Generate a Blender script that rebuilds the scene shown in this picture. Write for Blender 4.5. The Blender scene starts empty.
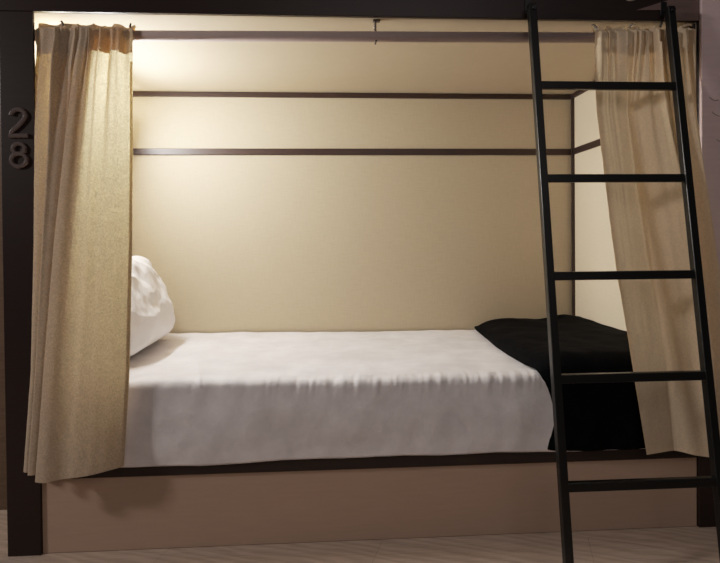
import bpy, math, random
from mathutils import Vector, Matrix, noise
random.seed(4)
sc = bpy.context.scene
COL = sc.collection
PI = math.pi

# ------------------------------------------------------------------ materials
def newmat(name):
    m = bpy.data.materials.new(name); m.use_nodes = True
    nt = m.node_tree
    b = nt.nodes['Principled BSDF']
    return m, nt, b
def lin(c):
    return tuple(((v/255)/12.92 if v/255 <= .04045 else ((v/255+.055)/1.055)**2.4) for v in c) + (1,)
def N(nt, t, **kw):
    n = nt.nodes.new(t)
    for k, v in kw.items():
        if k in n.inputs.keys(): n.inputs[k].default_value = v
        else: setattr(n, k, v)
    return n
def coords(nt, scale=(1, 1, 1), rot=(0, 0, 0)):
    g = N(nt, 'ShaderNodeNewGeometry')
    mp = N(nt, 'ShaderNodeMapping'); mp.inputs['Scale'].default_value = scale; mp.inputs['Rotation'].default_value = rot
    nt.links.new(g.outputs['Position'], mp.inputs['Vector'])
    return mp.outputs['Vector']
def noise_tex(nt, vec, scale, detail=4, rough=.6):
    n = N(nt, 'ShaderNodeTexNoise'); n.inputs['Scale'].default_value = scale
    n.inputs['Detail'].default_value = detail; n.inputs['Roughness'].default_value = rough
    nt.links.new(vec, n.inputs['Vector']); return n.outputs['Fac']
def ramp(nt, fac, c0, c1, p0=.3, p1=.7):
    r = N(nt, 'ShaderNodeValToRGB'); e = r.color_ramp.elements
    e[0].position = p0; e[0].color = c0; e[1].position = p1; e[1].color = c1
    nt.links.new(fac, r.inputs['Fac']); return r.outputs['Color']
def bump(nt, b, h, strength, dist=.002):
    bp = N(nt, 'ShaderNodeBump'); bp.inputs['Strength'].default_value = strength; bp.inputs['Distance'].default_value = dist
    nt.links.new(h, bp.inputs['Height']); nt.links.new(bp.outputs['Normal'], b.inputs['Normal']); return bp
def mathn(nt, op, a, bb):
    n = N(nt, 'ShaderNodeMath', operation=op)
    for i, v in enumerate((a, bb)):
        if isinstance(v, (int, float)): n.inputs[i].default_value = v
        else: nt.links.new(v, n.inputs[i])
    return n.outputs[0]

def wallpaper(name, c, c2):
    m, nt, b = newmat(name)
    h = noise_tex(nt, coords(nt, (5, 5, 90)), 4, 3)
    v = noise_tex(nt, coords(nt, (90, 90, 5)), 4, 3)
    s = mathn(nt, 'MULTIPLY', mathn(nt, 'ADD', h, v), .5)
    col = ramp(nt, s, lin(c2), lin(c), .35, .65)
    nt.links.new(col, b.inputs['Base Color']); b.inputs['Roughness'].default_value = .8
    bump(nt, b, s, .25, .001)
    return m
def laminate(name, c, rough=.45, spec=.3, k=1.12):
    m, nt, b = newmat(name)
    n = noise_tex(nt, coords(nt, (3, 3, 30)), 3, 4)
    c2 = tuple(min(255, int(v*k+1)) for v in c)
    nt.links.new(ramp(nt, n, lin(c), lin(c2), .35, .7), b.inputs['Base Color'])
    b.inputs['Roughness'].default_value = rough; b.inputs['Specular IOR Level'].default_value = spec
    return m
def metal(name, c, rough, metallic=0., spec=.5):
    m, nt, b = newmat(name)
    n = noise_tex(nt, coords(nt), 60, 2)
    nt.links.new(ramp(nt, n, lin(c), lin(tuple(min(255, v+4) for v in c))), b.inputs['Base Color'])
    b.inputs['Roughness'].default_value = rough; b.inputs['Metallic'].default_value = metallic
    b.inputs['Specular IOR Level'].default_value = spec
    return m
def fabric(name, c, trans_c, tfac, speckle=True, lo=.26):
    """woven curtain cloth: diffuse plus light let through in small speckles"""
    m, nt, b = newmat(name)
    out = nt.nodes['Material Output']
    b.inputs['Roughness'].default_value = .9; b.inputs['Specular IOR Level'].default_value = .1
    fine = noise_tex(nt, coords(nt, (1, 1, .8)), 130, 3, .7)
    weave = noise_tex(nt, coords(nt, (1, 1, 12)), 60, 2)
    nt.links.new(ramp(nt, fine, lin(tuple(int(v*.965) for v in c)), lin(c), .35, .65), b.inputs['Base Color'])
    bump(nt, b, mathn(nt, 'ADD', fine, weave), .25, .001)
    tr = N(nt, 'ShaderNodeBsdfTranslucent')
    if speckle:
        sp = noise_tex(nt, coords(nt, (1, 1, .8)), 235, 5, .8)
        dark = tuple(v*lo for v in lin(trans_c)[:3]) + (1,)
        nt.links.new(ramp(nt, sp, dark, lin(trans_c), .37, .63), tr.inputs['Color'])
    else: tr.inputs['Color'].default_value = lin(trans_c)
    mx = N(nt, 'ShaderNodeMixShader'); mx.inputs[0].default_value = tfac
    nt.links.new(b.outputs[0], mx.inputs[1]); nt.links.new(tr.outputs[0], mx.inputs[2])
    nt.links.new(mx.outputs[0], out.inputs['Surface'])
    return m

M = {}
M['paper'] = wallpaper('beige_wallpaper', (194, 179, 153), (183, 168, 142))
M['paper_lit'] = wallpaper('beige_wallpaper_lit', (238, 222, 196), (229, 213, 187))  # same beige wallpaper, lamp light on the end walls put into a lighter colour
M['ceil'] = wallpaper('ceiling_laminate', (194, 178, 152), (190, 174, 148))
M['trim'] = laminate('dark_trim', (50, 36, 32), .4, .4)
M['dark'] = laminate('dark_brown_laminate', (36, 24, 21), .4, .35)
M['rail'] = laminate('near_black_rail', (44, 34, 29), .5, .3)
M['mauve'] = laminate('mauve_sheen', (232, 208, 208), .5, .3, 1.03)  # reflected light on the right post, painted as mauve
M['sheen_scratch'] = laminate('brown_sheen_and_scratch', (112, 93, 88), .5, .3)  # painted sheen of the fascia end, also colours the scratches
M['kick'] = laminate('brown_beige_panel', (184, 157, 138), .55, .25, 1.02)
M['side'] = laminate('side_brown_panel', (96, 78, 64), .6, .2)
M['black_steel'] = metal('black_steel', (4, 5, 5), .36, 0, .5)
M['grey_metal'] = metal('grey_rod_metal', (160, 142, 138), .6, .0, .3)
M['bright_metal'] = metal('bright_metal', (215, 212, 205), .25, .8)
M['digit'] = metal('digit_metal', (116, 102, 98), .22, .45)
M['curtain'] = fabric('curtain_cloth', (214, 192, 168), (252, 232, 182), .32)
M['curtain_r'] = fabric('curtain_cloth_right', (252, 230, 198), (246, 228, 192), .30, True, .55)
M['heading'] = fabric('heading_cloth', (190, 165, 138), (220, 160, 80), .22, False)
M['heading_r'] = fabric('heading_cloth_right', (226, 202, 172), (220, 180, 120), .15, False)

def sheet_mat():
    m, nt, b = newmat('white_sheet')
    n = noise_tex(nt, coords(nt, (1, 1, 1)), 9, 5, .6)
    f = noise_tex(nt, coords(nt, (40, 260, 260)), 1.5, 2)
    g = noise_tex(nt, coords(nt, (1, 1, 1)), 45, 3, .6)
    nt.links.new(ramp(nt, n, lin((228, 223, 225)), lin((245, 241, 243)), .38, .66), b.inputs['Base Color'])
    b.inputs['Roughness'].default_value = .75; b.inputs['Specular IOR Level'].default_value = .2
    b.inputs['Sheen Weight'].default_value = .1
    h = mathn(nt, 'ADD', mathn(nt, 'MULTIPLY', n, 1.4), mathn(nt, 'ADD', mathn(nt, 'MULTIPLY', f, .06), mathn(nt, 'MULTIPLY', g, .25)))
    bump(nt, b, h, .55, .006)
    return m
M['sheet'] = sheet_mat()
def pillow_mat():
    m, nt, b = newmat('white_pillowcase')
    g = noise_tex(nt, coords(nt, (14, 14, 6), (0, .6, 0)), 1.6, 4, .55)
    b.inputs['Base Color'].default_value = lin((236, 232, 232)); b.inputs['Roughness'].default_value = .8
    bump(nt, b, g, .6, .012); return m
M['pillow'] = pillow_mat()
def black_mat():
    m, nt, b = newmat('black_velvet')
    g = noise_tex(nt, coords(nt), 26, 4, .6)
    nt.links.new(ramp(nt, g, lin((3, 3, 4)), lin((9, 9, 11))), b.inputs['Base Color'])
    b.inputs['Roughness'].default_value = .95; b.inputs['Specular IOR Level'].default_value = .08
    bump(nt, b, g, .5, .008); return m
M['blanket'] = black_mat()
def floor_mat():
    m, nt, b = newmat('grey_brown_wood_floor')
    vec = coords(nt, (1, 1, 1), (0, 0, math.radians(20)))
    wav = N(nt, 'ShaderNodeTexWave', wave_type='BANDS', bands_direction='Y')
    wav.inputs['Scale'].default_value = 7; wav.inputs['Distortion'].default_value = 9
    wav.inputs['Detail'].default_value = 3; wav.inputs['Detail Scale'].default_value = 1.3
    mp = N(nt, 'ShaderNodeMapping'); mp.inputs['Scale'].default_value = (.35, 1.5, 1)
    nt.links.new(vec, mp.inputs['Vector']); nt.links.new(mp.outputs[0], wav.inputs['Vector'])
    fine = noise_tex(nt, coords(nt, (4, 60, 1), (0, 0, math.radians(20))), 2.5, 4)
    br = N(nt, 'ShaderNodeTexBrick'); br.inputs['Scale'].default_value = 1
    br.inputs['Brick Width'].default_value = 1.2; br.inputs['Row Height'].default_value = .19; br.inputs['Mortar Size'].default_value = .0012
    br.inputs['Color1'].default_value = (1, 1, 1, 1); br.inputs['Color2'].default_value = (.94, .94, .94, 1); br.inputs['Mortar'].default_value = (.75, .75, .75, 1)
    nt.links.new(vec, br.inputs['Vector'])
    s = mathn(nt, 'ADD', mathn(nt, 'MULTIPLY', wav.outputs['Fac'], .22), mathn(nt, 'MULTIPLY', fine, .7))
    c = ramp(nt, s, lin((176, 154, 138)), lin((212, 190, 172)), .25, .75)
    mx = N(nt, 'ShaderNodeMixRGB', blend_type='MULTIPLY'); mx.inputs[0].default_value = 1
    nt.links.new(c, mx.inputs[1]); nt.links.new(br.outputs['Color'], mx.inputs[2])
    nt.links.new(mx.outputs[0], b.inputs['Base Color']); b.inputs['Roughness'].default_value = .5
    b.inputs['Specular IOR Level'].default_value = .3
    bump(nt, b, s, .15, .001); return m
M['floor'] = floor_mat()
def glow_mat():
    m, nt, b = newmat('lamp_diffuser')
    b.inputs['Base Color'].default_value = (1, .95, .85, 1)
    b.inputs['Emission Color'].default_value = (1, .86, .62, 1); b.inputs['Emission Strength'].default_value = 12
    return m
M['glow'] = glow_mat()

# ------------------------------------------------------------------ object helpers
def empty(name, loc, label=None, cat=None, group=None):
    o = bpy.data.objects.new(name, None); o.location = loc; o.empty_display_size = .1; COL.objects.link(o)
    if label: o['label'] = label
    if cat: o['category'] = cat
    if group: o['group'] = group
    return o
def mesh(name, verts, faces, mat, parent=None, smooth=False, origin=None, bevel=0, seg=2):
    verts = [Vector(v) for v in verts]
    if parent is not None: off = world_loc(parent)
    elif origin is not None: off = Vector(origin)
    else:
        off = Vector(((min(v.x for v in verts)+max(v.x for v in verts))/2, (min(v.y for v in verts)+max(v.y for v in verts))/2, min(v.z for v in verts)))
    me = bpy.data.meshes.new(name); me.from_pydata([v-off for v in verts], [], faces); me.update()
    if smooth:
        for p in me.polygons: p.use_smooth = True
    me.materials.append(mat)
    o = bpy.data.objects.new(name, me); COL.objects.link(o)
    if parent is not None: o.parent = parent
    else: o.location = off
    if bevel:
        b = o.modifiers.new('bevel', 'BEVEL'); b.width = bevel; b.segments = seg; b.limit_method = 'ANGLE'
    return o
def world_loc(o):
    v = Vector(o.location)
    while o.parent: o = o.parent; v = v + Vector(o.location)
    return v
BF = [(0, 3, 2, 1), (4, 5, 6, 7), (0, 1, 5, 4), (1, 2, 6, 5), (2, 3, 7, 6), (3, 0, 4, 7)]
def boxv(x0, x1, y0, y1, z0, z1):
    return [(x0, y0, z0), (x1, y0, z0), (x1, y1, z0), (x0, y1, z0), (x0, y0, z1), (x1, y0, z1), (x1, y1, z1), (x0, y1, z1)]
def box(name, x0, x1, y0, y1, z0, z1, mat, parent=None, bevel=.0015):
    return mesh(name, boxv(x0, x1, y0, y1, z0, z1), BF, mat, parent, bevel=bevel)
def boxes(lst):
    V, F = [], []
    for b in lst:
        n = len(V); V += boxv(*b); F += [tuple(i+n for i in f) for f in BF]
    return V, F
def struct(o): o['kind'] = 'structure'; return o
def grid(fn, nu, nv):
    V = [fn(i/nu, j/nv) for j in range(nv+1) for i in range(nu+1)]
    F = [(j*(nu+1)+i, j*(nu+1)+i+1, (j+1)*(nu+1)+i+1, (j+1)*(nu+1)+i) for j in range(nv) for i in range(nu)]
    return V, F
def lerp(a, b, t): return a+(b-a)*t
def sm(t): t = max(0, min(1, t)); return t*t*(3-2*t)
def table(t, pts):
    """smooth interpolation in a table of (t, value)"""
    if t <= pts[0][0]: return pts[0][1]
    for (a, va), (b, vb) in zip(pts, pts[1:]):
        if t <= b: return lerp(va, vb, (t-a)/(b-a))
    return pts[-1][1]
def catmull(pts, t):
    n = len(pts)-1; x = max(0, min(n-1e-6, t*n)); i = int(x); f = x-i
    p = [pts[max(0, min(n, i+k))] for k in (-1, 0, 1, 2)]
    return tuple(.5*(2*b+(c-a)*f+(2*a-5*b+4*c-d)*f*f+(3*b-a-3*c+d)*f**3) for a, b, c, d in zip(*p))
def nz(x, y, z=0): return noise.noise(Vector((x, y, z)))
def cyl_between(name, p0, p1, r, mat, parent=None, seg=20):
    p0, p1 = Vector(p0), Vector(p1); d = (p1-p0).normalized()
    a = d.orthogonal().normalized(); b = d.cross(a)
    V = []; F = []
    for p in (p0, p1):
        for k in range(seg):
            t = 2*PI*k/seg; V.append(p+a*r*math.cos(t)+b*r*math.sin(t))
    for k in range(seg): F.append((k, (k+1) % seg, seg+(k+1) % seg, seg+k))
    F.append(tuple(reversed(range(seg)))); F.append(tuple(range(seg, 2*seg)))
    o = mesh(name, V, F, mat, parent)
    for p in o.data.polygons: p.use_smooth = len(p.vertices) == 4
    return o

# ------------------------------------------------------------------ dimensions (metres)
T, K, D, MZ, B = 1.583, .221, .842, 1.315, .497     # opening top, rail bottom, depth, trim height, bed top

# ------------------------------------------------------------------ setting
struct(box('floor', -3.2, 3.2, -3.0, 1.2, -.04, 0, M['floor'], bevel=0))
struct(box('wall_back', -1.03, 1.0, D, D+.03, 0, T+.03, M['paper'], bevel=0))
struct(box('wall_left', -1.06, -1.03, .013, D+.03, 0, T+.03, M['paper_lit'], bevel=0))
struct(box('wall_right', 1.0, 1.03, .013, D+.03, 0, T+.03, M['paper_lit'], bevel=0))
struct(box('ceiling', -1.03, 1.0, .013, D, T, T+.03, M['ceil'], bevel=0))
# dark trims of the bunk interior
struct(box('trim_1', -1.03, 1, D-.010, D, T-.024, T-.002, M['trim']))
struct(box('trim_2', -1.03, 1, D-.008, D, MZ-.0145, MZ+.0145, M['trim']))
struct(box('trim_3', .986, 1, D-.020, D-.0101, B+.01, T-.002, M['trim']))
struct(box('trim_4', .992, 1, .06, D-.021, MZ-.0145, MZ+.0145, M['trim']))
struct(box('trim_5', .988, 1, .06, D-.021, T-.022, T-.002, M['trim']))
struct(box('trim_6', -1.03, -1.022, .06, D-.011, MZ-.0145, MZ+.0145, M['trim']))
# recessed wall of the aisle left of the bunk, and the wall past its right side
struct(box('wall_left_recess', -3.2, -1.0601, .287, .32, 0, 2.4, M['side'], bevel=0))
struct(box('wall_right_recess', 1.0301, 3.2, .287, .32, 0, 2.4, M['side'], bevel=0))

# ------------------------------------------------------------------ bunk frame
bf = empty('bunk_frame', (0, .02, 0), 'dark brown capsule bunk frame with beige kickboard around the bed opening', 'bunk frame')
box('post', -1.095, -1.0, 0, .012, 0, T-.0005, M['dark'], bf, .002)
box('post', 1.002, 1.095, 0, .012, 0, T-.0005, M['dark'], bf, .002)
box('fascia', -1.095, 1.095, 0, .012, T, 2.05, M['dark'], bf, .002)
box('front_rail', -.9995, .9995, .0, .04, K, K+.056, M['rail'], bf, .003)
kb = box('kickboard', -.9995, .9995, .008, .03, .001, K-.0005, M['kick'], bf, .0015)
kb['label'] = 'smooth brown-beige kickboard under the dark rail'
box('mattress_base', -.998, .998, .0405, D-.002, K-.02, K+.004, M['dark'], bf, 0)
# added piece: sheen on the fascia end painted lighter mauve brown, slanted left edge
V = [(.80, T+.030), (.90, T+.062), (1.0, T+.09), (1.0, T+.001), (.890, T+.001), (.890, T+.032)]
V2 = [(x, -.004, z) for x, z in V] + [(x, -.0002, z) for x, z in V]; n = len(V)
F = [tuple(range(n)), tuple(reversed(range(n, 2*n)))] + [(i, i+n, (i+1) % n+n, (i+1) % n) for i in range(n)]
box('shade_strip', .9935, 1.0018, .0125, .07, K+.06, T-.001, M['dark'], bf)  # added dark strip painting the curtain's shade on the right wall
e = mesh('fascia_sheen', V2, F, M['sheen_scratch'], bf); e['label'] = 'sheen on the end of the fascia board, painted lighter mauve brown'
# small round cover cap on the fascia
V, F = grid(lambda u, v: (.785+.02*math.cos(2*PI*u)*math.sin(v*PI/2), -.006*math.cos(v*PI/2), 1.653+.012*math.sin(2*PI*u)*math.sin(v*PI/2)), 24, 6)
c = mesh('cover_cap', V, F, M['bright_metal'], bf, smooth=True)

# added mauve panel: glossy sheen of the right post put into its colour
mp = mesh('post_sheen', boxv(1.003, 1.35, -.012, -.0005, .262, 2.05), BF, M['mauve'], bevel=.002)
mp['label'] = 'added mauve grey panel painting the sheen on the right post, with faint scratches at the right edge of the picture'; mp['category'] = 'panel'
def ribbon(name, path, w, d, y, mat, parent, zc=1.0):
    """raised flat stroke with chamfered edges following a path in the x-z plane, facing -y"""
    prof = [(-w, 0), (-w, -d*.55), (-w*.55, -d), (w*.55, -d), (w, -d*.55), (w, 0)]
    V, F = [], []; m = len(prof); L = len(path)
    for i, p in enumerate(path):
        a = path[max(0, i-1)]; b = path[min(L-1, i+1)]
        t = Vector((b[0]-a[0], 0, b[1]-a[1])).normalized(); nn = Vector((-t.z, 0, t.x))
        for (s, dy) in prof: V.append(Vector((p[0], y+dy, p[1]))+nn*s)
    for i in range(L-1):
        for k in range(m-1): F.append((i*m+k, i*m+k+1, (i+1)*m+k+1, (i+1)*m+k))
        F.append((i*m+m-1, i*m, (i+1)*m, (i+1)*m+m-1))
    F.append(tuple(range(m))); F.append(tuple(reversed(range((L-1)*m, L*m))))
    return mesh(name, V, F, mat, parent)
for k, (x, z, l, s) in enumerate(((1.028, 1.345, .03, -.25), (1.036, 1.30, .034, -.35), (1.05, 1.215, .04, -.1))):
    pth = [(x+l*t, z+l*s*t-.006*math.sin(PI*t)) for t in [i/8 for i in range(9)]]
    ribbon('scratch', pth, .0008, .0004, -.0123, M['sheen_scratch'], mp)

# ------------------------------------------------------------------ number 28 on the left post
num = empty('number_sign', (-1.043, -.0005, 1.13), 'raised dark metal number 28 fixed to the left post', 'number sign')
def arc(cx, cz, rx, rz, a0, a1, n=18): return [(cx+rx*math.cos(math.radians(lerp(a0, a1, i/n))), cz+rz*math.sin(math.radians(lerp(a0, a1, i/n)))) for i in range(n+1)]
X0 = -1.043
two = arc(X0, 1.281, .0195, .018, 175, -25, 20)
ex, ez = two[-1]
two += [catmull([(ex, ez), (X0+.002, 1.254), (X0-.016, 1.238), (X0-.021, 1.223)], t/10) for t in range(1, 10)]
two1 = two + [(X0-.0215, 1.224)]
ribbon('digit_two', two1, .0061, .006, -.0005, M['digit'], num)
b2 = ribbon('digit_two_base', [(X0-.0265, 1.2235), (X0+.0265, 1.2235)], .0061, .0062, -.0005, M['digit'], num)
# the base stroke belongs to the digit: join the two meshes into one
def join(a, b):
    off = len(a.data.vertices)
    V = [v.co.copy() for v in a.data.vertices]+[v.co.copy() for v in b.data.vertices]
    F = [tuple(p.vertices) for p in a.data.polygons]+[tuple(i+off for i in p.vertices) for p in b.data.polygons]
    me = bpy.data.meshes.new(a.data.name); me.from_pydata(V, [], F); me.materials.append(a.data.materials[0])
    a.data = me; bpy.data.objects.remove(b)
dg = [o for o in num.children if o.name.startswith('digit_two') and o is not b2][0]
join(dg, b2)
e1 = ribbon('digit_eight', arc(X0, 1.1855, .0165, .0150, 0, 360, 32), .0058, .006, -.0005, M['digit'], num)
e2 = ribbon('digit_eight_low', arc(X0, 1.1530, .0215, .0185, 0, 360, 36), .0058, .0061, -.0005, M['digit'], num)
join(e1, e2)

# ------------------------------------------------------------------ mattress and fitted sheet
mt = empty('mattress', (0, .42, K+.006), 'single mattress in a white fitted sheet lying in the bunk', 'mattress')
mt_core = box('mattress_core', -.985, .985, .046, D-.02, K+.006, B-.04, M['sheet'], mt, .02)
def hem(x): return table(x, [(-1, .256), (-.754, .255), (-.538, .251), (-.392, .2545), (-.3, .261), (-.125, .259), (.056, .262), (.209, .259), (.35, .262), (.52, .258), (1, .258)])+.0015*nz(x*9, 3)
def sheet_fn(u, v):
    x = lerp(-.994, .994, u)
    top = B+.004*nz(x*1.3, 1)+table(x, [(-1, .006), (-.5, .003), (0, -.005), (.6, -.006), (1, -.004)])
    R = .022
    L1 = D-.012-(R-.006); L2 = R*PI/2; L3 = top-R-hem(x)
    s = v*(L1+L2+L3)
    gath = 0
    if s < L1:
        y = D-.012-s; z = top; nrm = (0, 0, 1); fr = s/L1
        ed = max(0, 1-(L1-s)/.10)
    elif s < L1+L2:
        a = (s-L1)/R; y = (R-.006)-R*math.sin(a); z = top-R+R*math.cos(a); nrm = (0, -math.sin(a), math.cos(a)); ed = 1
    else:
        t = s-L1-L2; y = -.006; z = top-R-t; nrm = (0, -1, 0); ed = max(0, 1-t/.05)
    w = .0035*nz(x*5, s*7, 2)+.0022*nz(x*14, s*16, 5)
    # small puckers where the elastic pulls along the front edge
    pk = table(x, [(-1, .15), (-.4, .3), (-.2, 1), (.5, 1), (1, .8)])
    w += .0042*pk*ed*ed*(nz(x*34+s*4, s*6, 9)+.55*nz(x*75+s*9, s*8, 2))
    # a long soft crease along the edge
    w += .003*math.exp(-((s-L1+.018-.01*nz(x*3, 0))/.012)**2)*(.6+.4*nz(x*6, 4))
    if nrm[1] < -.99:
        t = s-L1-L2; w += .006*math.sin(PI*min(1, t/L3))+.004*nz(x*4, t*9, 7)
        w += .003*nz((x+t*.6)*16, t*5, 8)*sm(t/.1)*(1-.3*sm(t/.2))
        w = max(w, -.001)
    else:
        # diagonal crease across the seam at left
        w += .003*math.exp(-((x+.62-.25*(s-.5))/.006)**2)*sm((s-.55)/.2)
    z += nrm[2]*w; y += nrm[1]*w
    return (x, y, z)
V, F = grid(sheet_fn, 520, 170)
sh = mesh('fitted_sheet', V, F, M['sheet'], mt, smooth=True)
so = sh.modifiers.new('thick', 'SOLIDIFY'); so.thickness = .002; so.offset = -1

# ------------------------------------------------------------------ pillow
def superpillow(cx, cy, cz, W, H, Tk, tilt):
    V = []; nu, nv = 96, 96
    for side in (1, -1):
        for j in range(nv+1):
            for i in range(nu+1):
                a = lerp(-1, 1, i/nu); b = lerp(-1, 1, j/nv)
                # square patch with rounded, pulled in sides
                y = a*W/2*(1-.07*(1-b*b)*0-.05*b*b*(abs(a)**3)); z = b*H/2*(1-.05*a*a*(abs(b)**3))
                pin = 1-.05*(1-abs(a)**2)*(abs(b)**6)
                th = Tk/2*((1-a**4)*(1-b**4))**.5
                r = nz(a*2.2, b*2.2, side*4)*.010+nz(a*5+b*3, b*3-a*4, side*7)*.006
                f = min(1, th/(Tk*.25))
                fold = (.007*(1-abs(math.sin((b*4.5+a*3.2)+1.6*nz(a*2, b*2, 1)))))*f
                rr = (r+fold)*f
                V.append((side*(th+rr), y, z*pin))
    out = []
    c, s = math.cos(tilt), math.sin(tilt)
    for (x, y, z) in V: out.append((cx+x*c+z*s, cy+y, cz-x*s+z*c))
    F = []; n = (nu+1)*(nv+1)
    for k in range(2):
        for j in range(nv):
            for i in range(nu):
                q = (k*n+j*(nu+1)+i, k*n+j*(nu+1)+i+1, k*n+(j+1)*(nu+1)+i+1, k*n+(j+1)*(nu+1)+i)
                F.append(q if k == 0 else tuple(reversed(q)))
    return out, F
V, F = superpillow(-.903, .42, .683, .56, .37, .215, math.radians(-23))
import bmesh
pl = mesh('pillow', V, F, M['pillow'], smooth=True)
bm = bmesh.new(); bm.from_mesh(pl.data); bmesh.ops.remove_doubles(bm, verts=bm.verts, dist=.0008); bm.to_mesh(pl.data); bm.free()
for p in pl.data.polygons: p.use_smooth = True
pl['label'] = 'plump white pillow standing against the head end behind the left curtain'; pl['category'] = 'pillow'
def flap(u, v):
    z = lerp(.86, .74, v)-.035*u; y = lerp(.20, .56, u)
    a = (y-.43)/.28; b = (z-.705)/.20
    return (-.872+.105*max(0, (1-a**4)*(1-b**4))**.5*.985+.0035-.25*(z-.705), y, z)

# ------------------------------------------------------------------ black blanket
TH = .044
def bl_left(s):       # left edge x against path length s from the back (s=0) forward
    return table(s, [(0, .520), (.10, .505), (.30, .492), (.45, .478), (.60, .474), (.74, .478), (.80, .492), (.85, .512), (.92, .527), (1.0, .523), (1.06, .509)])
LTOP = .795
def bl_fn(u, v):
    s = v*1.042
    xl = bl_left(s); xr = .986
    x = lerp(xl, xr, u)
    d = x-xl
    h = TH*(1-math.exp(-(d/lerp(.055, .022, sm(s/.3)))**.9)) if d > 0 else 0
    R = .05
    base = B+.009
    und = .007*nz(x*6, s*5, 3)+.004*nz(x*13, s*11, 5)
    und += .010*math.exp(-((x-.91)/.05)**2-((s-.02)/.12)**2)+.004*math.exp(-((x-.66)/.08)**2-((s-.06)/.14)**2)
    und += -.007*math.exp(-((x-.80)/.06)**2-((s-.05)/.2)**2)
    und *= sm(d/.05)
    fk = .36*(1-.45*sm((x-.74)/.08))
    off = h+und
    yb = .812; yf = -.003
    L1 = yb-yf-.03
    back = sm(s/.05)                                   # rounded back edge
    if s < L1:
        y = yb-s; z = base+off*(.25+.75*back); ny, nzv = 0, 1
        y += 0
    elif s < L1+.03*PI/2+.001:
        a = (s-L1)/.03; o2 = off*lerp(1, fk, a/(PI/2)); y = yf+.03-(.03+o2)*math.sin(a); z = base-.03+(.03+o2)*math.cos(a)
    else:
        t = s-L1-.03*PI/2; y = yf-off*fk-.004*sm(t/.1); z = base-.03-t
        y -= .0025*math.sin(x*40+t*8)*sm(t/.15)*sm(d/.05)
    return (x, y, z)
V, F = grid(bl_fn, 150, 180)
bl = mesh('blanket', V, F, M['blanket'], smooth=True)
so = bl.modifiers.new('thick', 'SOLIDIFY'); so.thickness = .006; so.offset = -1
bl['label'] = 'folded black velvety blanket across the foot of the bed, draped over the front'; bl['category'] = 'blanket'

# ------------------------------------------------------------------ curtain rod
rd = empty('curtain_rod', (0, .035, 1.47), 'grey metal curtain rod hung across the top of the bunk opening', 'curtain rod')
def rodz(x): return lerp(1.527, 1.5395, (x+.708)/1.379)
cyl_between('rod', (-1.0, .030, rodz(-1)), (.998, .030, rodz(1)), .0155, M['grey_metal'], rd, 32)
hx = -.001
V, F = boxes([(hx-.0035, hx+.0005, .025, .035, rodz(0)-.018, T-.004), (hx-.010, hx+.012, .020, .0385, T-.004, T-.0005), (hx-.004, hx+.001, .0135, .0465, rodz(0)-.0185, rodz(0)-.0155)])
hb = mesh('hanger', V, F, M['trim'], rd, bevel=.001)
cyl_between('hanger_pin', (hx-.006, .021, rodz(0)+.016), (hx-.006, .021, T-.006), .0022, M['bright_metal'], rd, 12)
cyl_between('rod_flange', (-1.0295, .030, rodz(-1)), (-1.0, .030, rodz(-1)), .0165, M['grey_metal'], rd, 28)
cyl_between('rod_flange', (.994, .030, rodz(1)), (.9995, .030, rodz(1)), .0165, M['grey_metal'], rd, 28)

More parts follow.
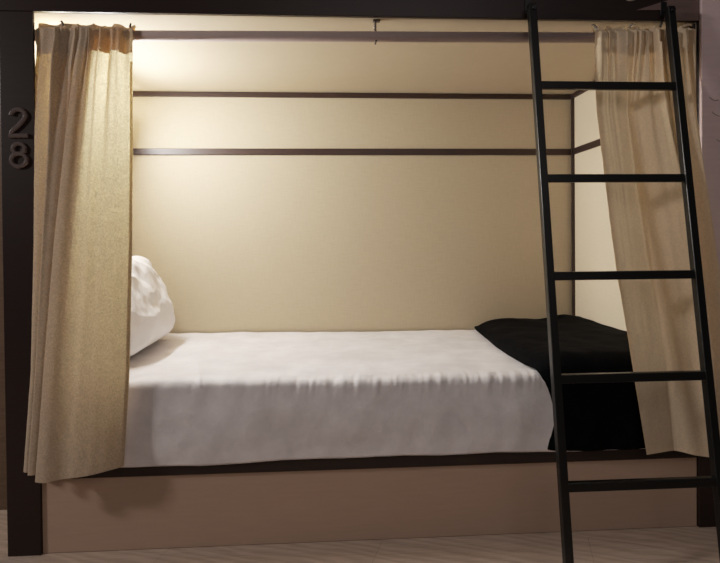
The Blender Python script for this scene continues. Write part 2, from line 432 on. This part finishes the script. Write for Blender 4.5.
# ------------------------------------------------------------------ curtains
# each level: z and a row of (x, y) control points across the cloth, equal count
def curtain(name, label, levels, top_z, gath_n, seed, mp_, mh_, hemf, amp=lambda u: 1.0, name_side='left', headlen=.085):
    xs = [p[0] for lv in levels for p in lv[1]]
    root = empty(name, ((min(xs)+max(xs))/2, -.03, .24), label, 'curtain')
    zs = [l[0] for l in levels]
    def across(u, z):
        if z >= zs[0]: return catmull(levels[0][1], u)
        for (za, pa), (zb, pb) in zip(levels, levels[1:]):
            if z >= zb:
                t = (za-z)/(za-zb); a = catmull(pa, u); b = catmull(pb, u)
                return (lerp(a[0], b[0], t), lerp(a[1], b[1], t))
        return catmull(levels[-1][1], u)
    rnd = random.Random(seed)
    def ripple(u, z):
        ph = gath_n*2*PI*(u+.035*math.sin(u*9+seed)+.02*math.sin(u*23+seed*2))
        dz = max(0, top_z-z)
        A = .0085*math.exp(-(dz/.16)**1.5)+.0022*math.exp(-dz/.6)
        am = (.65+.6*nz(u*9, seed, 1))*amp(u)
        r = A*am*(math.sin(ph)+.35*math.sin(2.3*ph+1))
        r += .007*math.exp(-dz/.6)*sm(dz/.12)*math.sin(ph*.62+1.3)*(1 if name_side == 'left' else .3)+(.003 if name_side == 'left' else .001)*math.exp(-dz/.5)*sm(dz/.1)*math.sin(ph*1.37)
        return r
    def front(u, v):
        tz = top_z+rodz_off(u)+.006*nz(u*14, seed, 4)+.004*math.sin(gath_n*2*PI*u*.7)
        bz = hemf(u)
        vv = v**1.0
        z = lerp(tz, bz, vv)
        x, y = across(u, z)
        dz = tz-z
        rz = (rodz(x))
        over = sm((z-rz-.008)/.018)
        r = ripple(u, z)
        yf = y+r
        if z > rz-.03: yf = max(min(yf, .0125), -.018)       # stays in front of the rod
        yy = lerp(yf, .028+r*.5, over)
        x += .004*math.sin(gath_n*2*PI*u+1)*math.exp(-dz/.1)
        yy += .0012*nz(x*40, z*30, seed)+.003*nz(x*8, z*3, seed)*sm(dz/.3)
        return (x, yy, z)
    def rodz_off(u): return .0
    V, F = grid(front, 300, 260)
    p = mesh('panel', V, F, mp_, root, smooth=True)
    def back(u, v):
        tz = top_z+.006*nz(u*14, seed, 4)+.004*math.sin(gath_n*2*PI*u*.7)-.001
        z = lerp(tz, tz-headlen+.004*math.sin(u*8+seed), v)
        fx, fy, _ = front(u, (tz-z)/(tz-hemf(u)))
        rz = rodz(fx)
        prof = table(v, [(0, .030), (.18, .046), (.3, .0495), (.55, .0495), (.75, .034), (1.0, fy+.003)])
        fx += .022*math.sin(PI*min(1, v/.55)*.5)*(sm(1-u/.08)-sm((u-.92)/.08))*(1-sm((v-.75)/.25))
        return (fx, max(prof+.004*math.sin(gath_n*2*PI*u*1.1)*(1-v), fy+.0015), z)
    V, F = grid(back, 300, 30)
    h = mesh('heading', V, F, mh_, root, smooth=True)
    # stitched hem along the bottom and the side edge: narrow doubled strips
    def hemstrip(u, v):
        z0 = hemf(u); z1 = z0+.012
        z = lerp(z0+.0005, z1, v)
        tz = top_z+.006*nz(u*14, seed, 4)+.004*math.sin(gath_n*2*PI*u*.7)
        x, y, _ = front(u, (tz-z)/(tz-z0))
        return (x, y+.0018, z)
    V, F = grid(hemstrip, 300, 3)
    mesh('hem', V, F, mp_, root, smooth=True)
    def sidehem(u, v):
        uu = lerp(.984, 1, u) if name_side == 'left' else lerp(.0, .02, u)
        z0 = hemf(uu)
        x, y, z = front(uu, lerp(.09, .995, v))
        return (x, y+.002, z)
    V, F = grid(sidehem, 4, 200)
    mesh('hem', V, F, mp_, root, smooth=True)
    return root, front

# --- left curtain
def mk(pts, x0, x1): return [(lerp(x0, x1, f), y) for f, y in pts]
def zfold(x0, x1, f2, fe, k, b):
    """cross-section of a pleated curtain side: two folds tucked behind the wide right panel"""
    w = 1-fe
    p = [(fe, .004), (fe*.5, .002), (0, -.004), (.5*f2, -.018), (fe*.8, -.008), (fe+.02, -.012), (f2+.06, -.022), (f2, -.031), ((f2+fe)/2, -.037), (fe+.10, -.022),
         (fe+.14, -.028), (fe+.045, -.042), (fe, -.050), (fe+.14*w, -.060), (fe+.34*w, -.050), (fe+.56*w, -.055), (fe+.78*w, -.046), (1, -.030)]
    return [(lerp(x0, x1, f), y*k+b) for f, y in p]
L_top = zfold(-.996, -.722, .20, .44, .22, .014)
L_t2 = zfold(-.999, -.720, .19, .41, .35, .008)
L_a = zfold(-.999, -.716, .17, .35, .6, .000)
L_b = zfold(-1.001, -.716, .12, .26, .85, -.008)
L_c = zfold(-1.012, -.727, .09, .20, 1, -.010)
L_d = zfold(-1.037, -.748, .085, .19, 1.0, -.012)
levelsL = [(1.51, L_top), (1.42, L_t2), (1.20, L_a), (.90, L_b), (.55, L_c), (.24, L_d)]
def hemL(u):
    return table(u, [(0, .260), (.12, .257), (.53, .256), (.62, .248), (.70, .243), (.76, .243), (.83, .249), (.92, .260), (1, .272)])
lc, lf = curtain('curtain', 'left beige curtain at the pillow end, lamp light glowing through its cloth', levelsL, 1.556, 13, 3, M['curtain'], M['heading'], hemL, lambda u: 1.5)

# --- right curtain
R_top = [(.674, .011), (.71, .007), (.735, .011), (.765, .007), (.795, .010), (.825, .003), (.85, .011), (.875, .003), (.90, .011), (.925, .003), (.95, .011), (.984, .009)]
R_a = [(.666, -.020), (.70, -.010), (.735, .000), (.765, .006), (.785, .008), (.798, -.006), (.835, -.030), (.880, -.042), (.905, -.006), (.93, -.014), (.957, -.034), (.980, -.014)]
R_b = [(.684, -.040), (.722, -.026), (.76, -.012), (.79, -.002), (.810, .003), (.820, -.016), (.858, -.052), (.915, -.076), (.930, -.012), (.952, -.024), (.988, -.052), (1.008, -.020)]
R_c = [(.710, -.052), (.748, -.038), (.786, -.022), (.820, -.014), (.840, -.012), (.850, -.024), (.888, -.066), (.948, -.094), (.950, -.018), (.978, -.028), (1.022, -.058), (1.052, -.024)]
R_d = [(.746, -.064), (.782, -.056), (.818, -.046), (.848, -.040), (.870, -.038), (.880, -.052), (.917, -.080), (.975, -.102), (.968, -.024), (1.003, -.032), (1.052, -.056), (1.085, -.024)]
R_e = [(.796, -.062), (.825, -.056), (.855, -.050), (.880, -.045), (.897, -.043), (.910, -.050), (.942, -.082), (.990, -.100), (.980, -.030), (1.02, -.036), (1.062, -.056), (1.095, -.026)]
levelsR = [(1.51, R_top), (1.30, R_a), (1.06, R_b), (.80, R_c), (.56, R_d), (.245, R_e)]
def hemR(u):
    return table(u, [(0, .262), (.25, .264), (.5, .262), (.60, .262), (.68, .256), (.73, .262), (.8, .266), (1, .268)])
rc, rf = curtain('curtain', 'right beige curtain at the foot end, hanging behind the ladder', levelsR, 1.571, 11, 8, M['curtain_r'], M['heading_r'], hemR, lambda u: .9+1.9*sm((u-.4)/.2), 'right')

# little hooks and tie ends poking out of the curtain tops
def hook(name, p, d, ln, mat, parent, r=.0032):
    P = Vector(p); Dv = Vector(d).normalized()
    V, F = [], []; seg = 10; L = 8
    a = Dv.orthogonal().normalized(); b = Dv.cross(a)
    for i in range(L+1):
        t = i/L; c = P+Dv*ln*t+Vector((0, 0, .006*math.sin(t*PI)))
        rr = r*(1-.5*t)
        for k in range(seg): V.append(c+a*rr*math.cos(2*PI*k/seg)+b*rr*math.sin(2*PI*k/seg))
    for i in range(L):
        for k in range(seg): F.append((i*seg+k, i*seg+(k+1) % seg, (i+1)*seg+(k+1) % seg, (i+1)*seg+k))
    F.append(tuple(range(seg))); F.append(tuple(range(L*seg, L*seg+seg)))
    o = mesh(name, V, F, mat, parent, smooth=True); return o
hook('hook', (-.735, .026, 1.549), (.55, -.2, .8), .013, M['trim'], lc, .0035)
hook('hook', (-.925, .024, 1.553), (-.6, -.2, .6), .013, M['trim'], lc, .004)
h = hook('hook', (.688, .022, 1.564), (-1, -.3, .35), .024, M['bright_metal'], rc, .0048); h['label'] = 'small white plastic hook'
hook('hook', (.792, .022, 1.568), (.8, -.3, .5), .018, M['bright_metal'], rc, .0045)
hook('hook', (.888, .016, 1.570), (.5, -.3, .7), .014, M['bright_metal'], rc, .005)
hook('hook', (.960, .018, 1.568), (1, -.2, .25), .03, M['heading_r'], rc, .006)

# ------------------------------------------------------------------ ladder
SL = .147
def ly(z): return -.036-SL*(1.58-z)
ld = empty('ladder', (.677, ly(0), 0), 'black steel ladder leaning against the bunk at the right', 'ladder')
hw = .0112
def slanted(x0, x1, z0, z1, dy0, dy1):
    return [(x0, ly(z0)+dy0, z0), (x1, ly(z0)+dy0, z0), (x1, ly(z0)+dy1, z0), (x0, ly(z0)+dy1, z0),
            (x0, ly(z1)+dy0, z1), (x1, ly(z1)+dy0, z1), (x1, ly(z1)+dy1, z1), (x0, ly(z1)+dy1, z1)]
XL, XR = .4595, .887
for x in (XL, XR):
    mesh('rail', slanted(x-hw, x+hw, .012, 1.612, -.0112, .0112), BF, M['black_steel'], ld, bevel=.002, seg=2)
    mesh('foot', slanted(x-hw-.002, x+hw+.002, .0, .03, -.0145, .0145), BF, M['rail'], ld, bevel=.003)
    V, F = boxes([(x-.010, x+.010, ly(1.6)+.008, -.0045, 1.592, 1.600), (x-.010, x+.010, -.0045, -.0006, 1.592, 1.640)])
    mesh('hook', V, F, M['black_steel'], ld, bevel=.001)
    cyl_between('bolt', (x+.002, ly(1.598)-.0125, 1.598), (x+.002, ly(1.598)-.017, 1.598), .006, M['black_steel'], ld, 16)
for k in range(5):
    z = 1.361-.2765*k
    mesh('rung', slanted(XL+hw-.001, XR-hw+.001, z-.0118, z+.0118, -.0085, .0085), BF, M['black_steel'], ld, bevel=.0025, seg=2)

# ------------------------------------------------------------------ reading lamp inside, behind the left curtain
lp = empty('wall_lamp', (-1.029, .40, 1.50), 'slim warm strip lamp high on the head end wall behind the left curtain', 'lamp')
box('back_plate', -1.0298, -1.022, .08, .76, 1.508, 1.552, M['bright_metal'], lp, .002)
V, F = grid(lambda u, v: (-1.022+.018*math.sin(u*PI), lerp(.09, .75, v), 1.53-.018*math.cos(u*PI)), 16, 8)
mesh('diffuser', V, F, M['glow'], lp, smooth=True)

# ------------------------------------------------------------------ lights
def light(name, kind, loc, energy, color, size=.1, target=None, **kw):
    l = bpy.data.lights.new(name, kind); l.energy = energy; l.color = color
    if kind == 'AREA': l.size = size
    else: l.shadow_soft_size = size
    for k, v in kw.items(): setattr(l, k, v)
    o = bpy.data.objects.new(name, l); o.location = loc; COL.objects.link(o)
    if target: o.rotation_euler = (Vector(target)-Vector(loc)).to_track_quat('-Z', 'Y').to_euler()
    return o
for y, e in ((.12, 1.5), (.775, .25)):
    light('strip_lamp_glow', 'POINT', (-.975, y, 1.510), e, (1, .96, .86), .02)
light('strip_lamp_light', 'AREA', (-.985, .36, 1.39), 17, (1, .985, .96), .50, (.75, .40, .94), shape='RECTANGLE', size_y=.03)
light('aisle_light', 'AREA', (-3.1, -1.0, 1.95), 31, (1, .93, .89), .25, (-.1, 0, .7))
light('room_fill', 'AREA', (.4, -3.0, 2.3), 11, (1, .90, .86), 1.6, (0, 0, .8))  # soft fill added from the front, not a known lamp
w = bpy.data.worlds.new('World'); sc.world = w; w.use_nodes = True
w.node_tree.nodes['Background'].inputs[0].default_value = (1, .9, .85, 1)
w.node_tree.nodes['Background'].inputs[1].default_value = .035

# ------------------------------------------------------------------ camera
cx, cy, cz, yaw, pit, rol, f, sx, sy = -.169, -1.613, .914, .059, -.012, -.009, 538.0, -5.07, -35.17
fw = Vector((math.sin(yaw)*math.cos(pit), math.cos(yaw)*math.cos(pit), math.sin(pit)))
r = Vector((math.cos(yaw), -math.sin(yaw), 0)); u = r.cross(fw)
R_ = math.cos(rol)*r+math.sin(rol)*u; U_ = -math.sin(rol)*r+math.cos(rol)*u
cam = bpy.data.cameras.new('camera'); co = bpy.data.objects.new('camera', cam); COL.objects.link(co)
co.matrix_world = Matrix(((R_.x, U_.x, -fw.x, cx), (R_.y, U_.y, -fw.y, cy), (R_.z, U_.z, -fw.z, cz), (0, 0, 0, 1)))
cam.sensor_fit = 'HORIZONTAL'; cam.sensor_width = 36; cam.lens = f*36/720
cam.shift_x = -sx/720; cam.shift_y = sy/720
cam.clip_start = .02
sc.camera = co
sc.view_settings.view_transform = 'Standard'
sc.view_settings.look = 'None'
sc.view_settings.exposure = 0
# soft highlight shoulder, as a phone camera has
sc.view_settings.use_curve_mapping = True
cm = sc.view_settings.curve_mapping
cm.white_level = (3, 3, 3)
cv = cm.curves[3]
pts = [(0, 0), (.05, .15), (.1, .290), (.18, .465), (.3, .635), (.5, .81), (.75, .945), (1, 1)]
for p in pts[1:-1]: cv.points.new(*p)
cm.update()
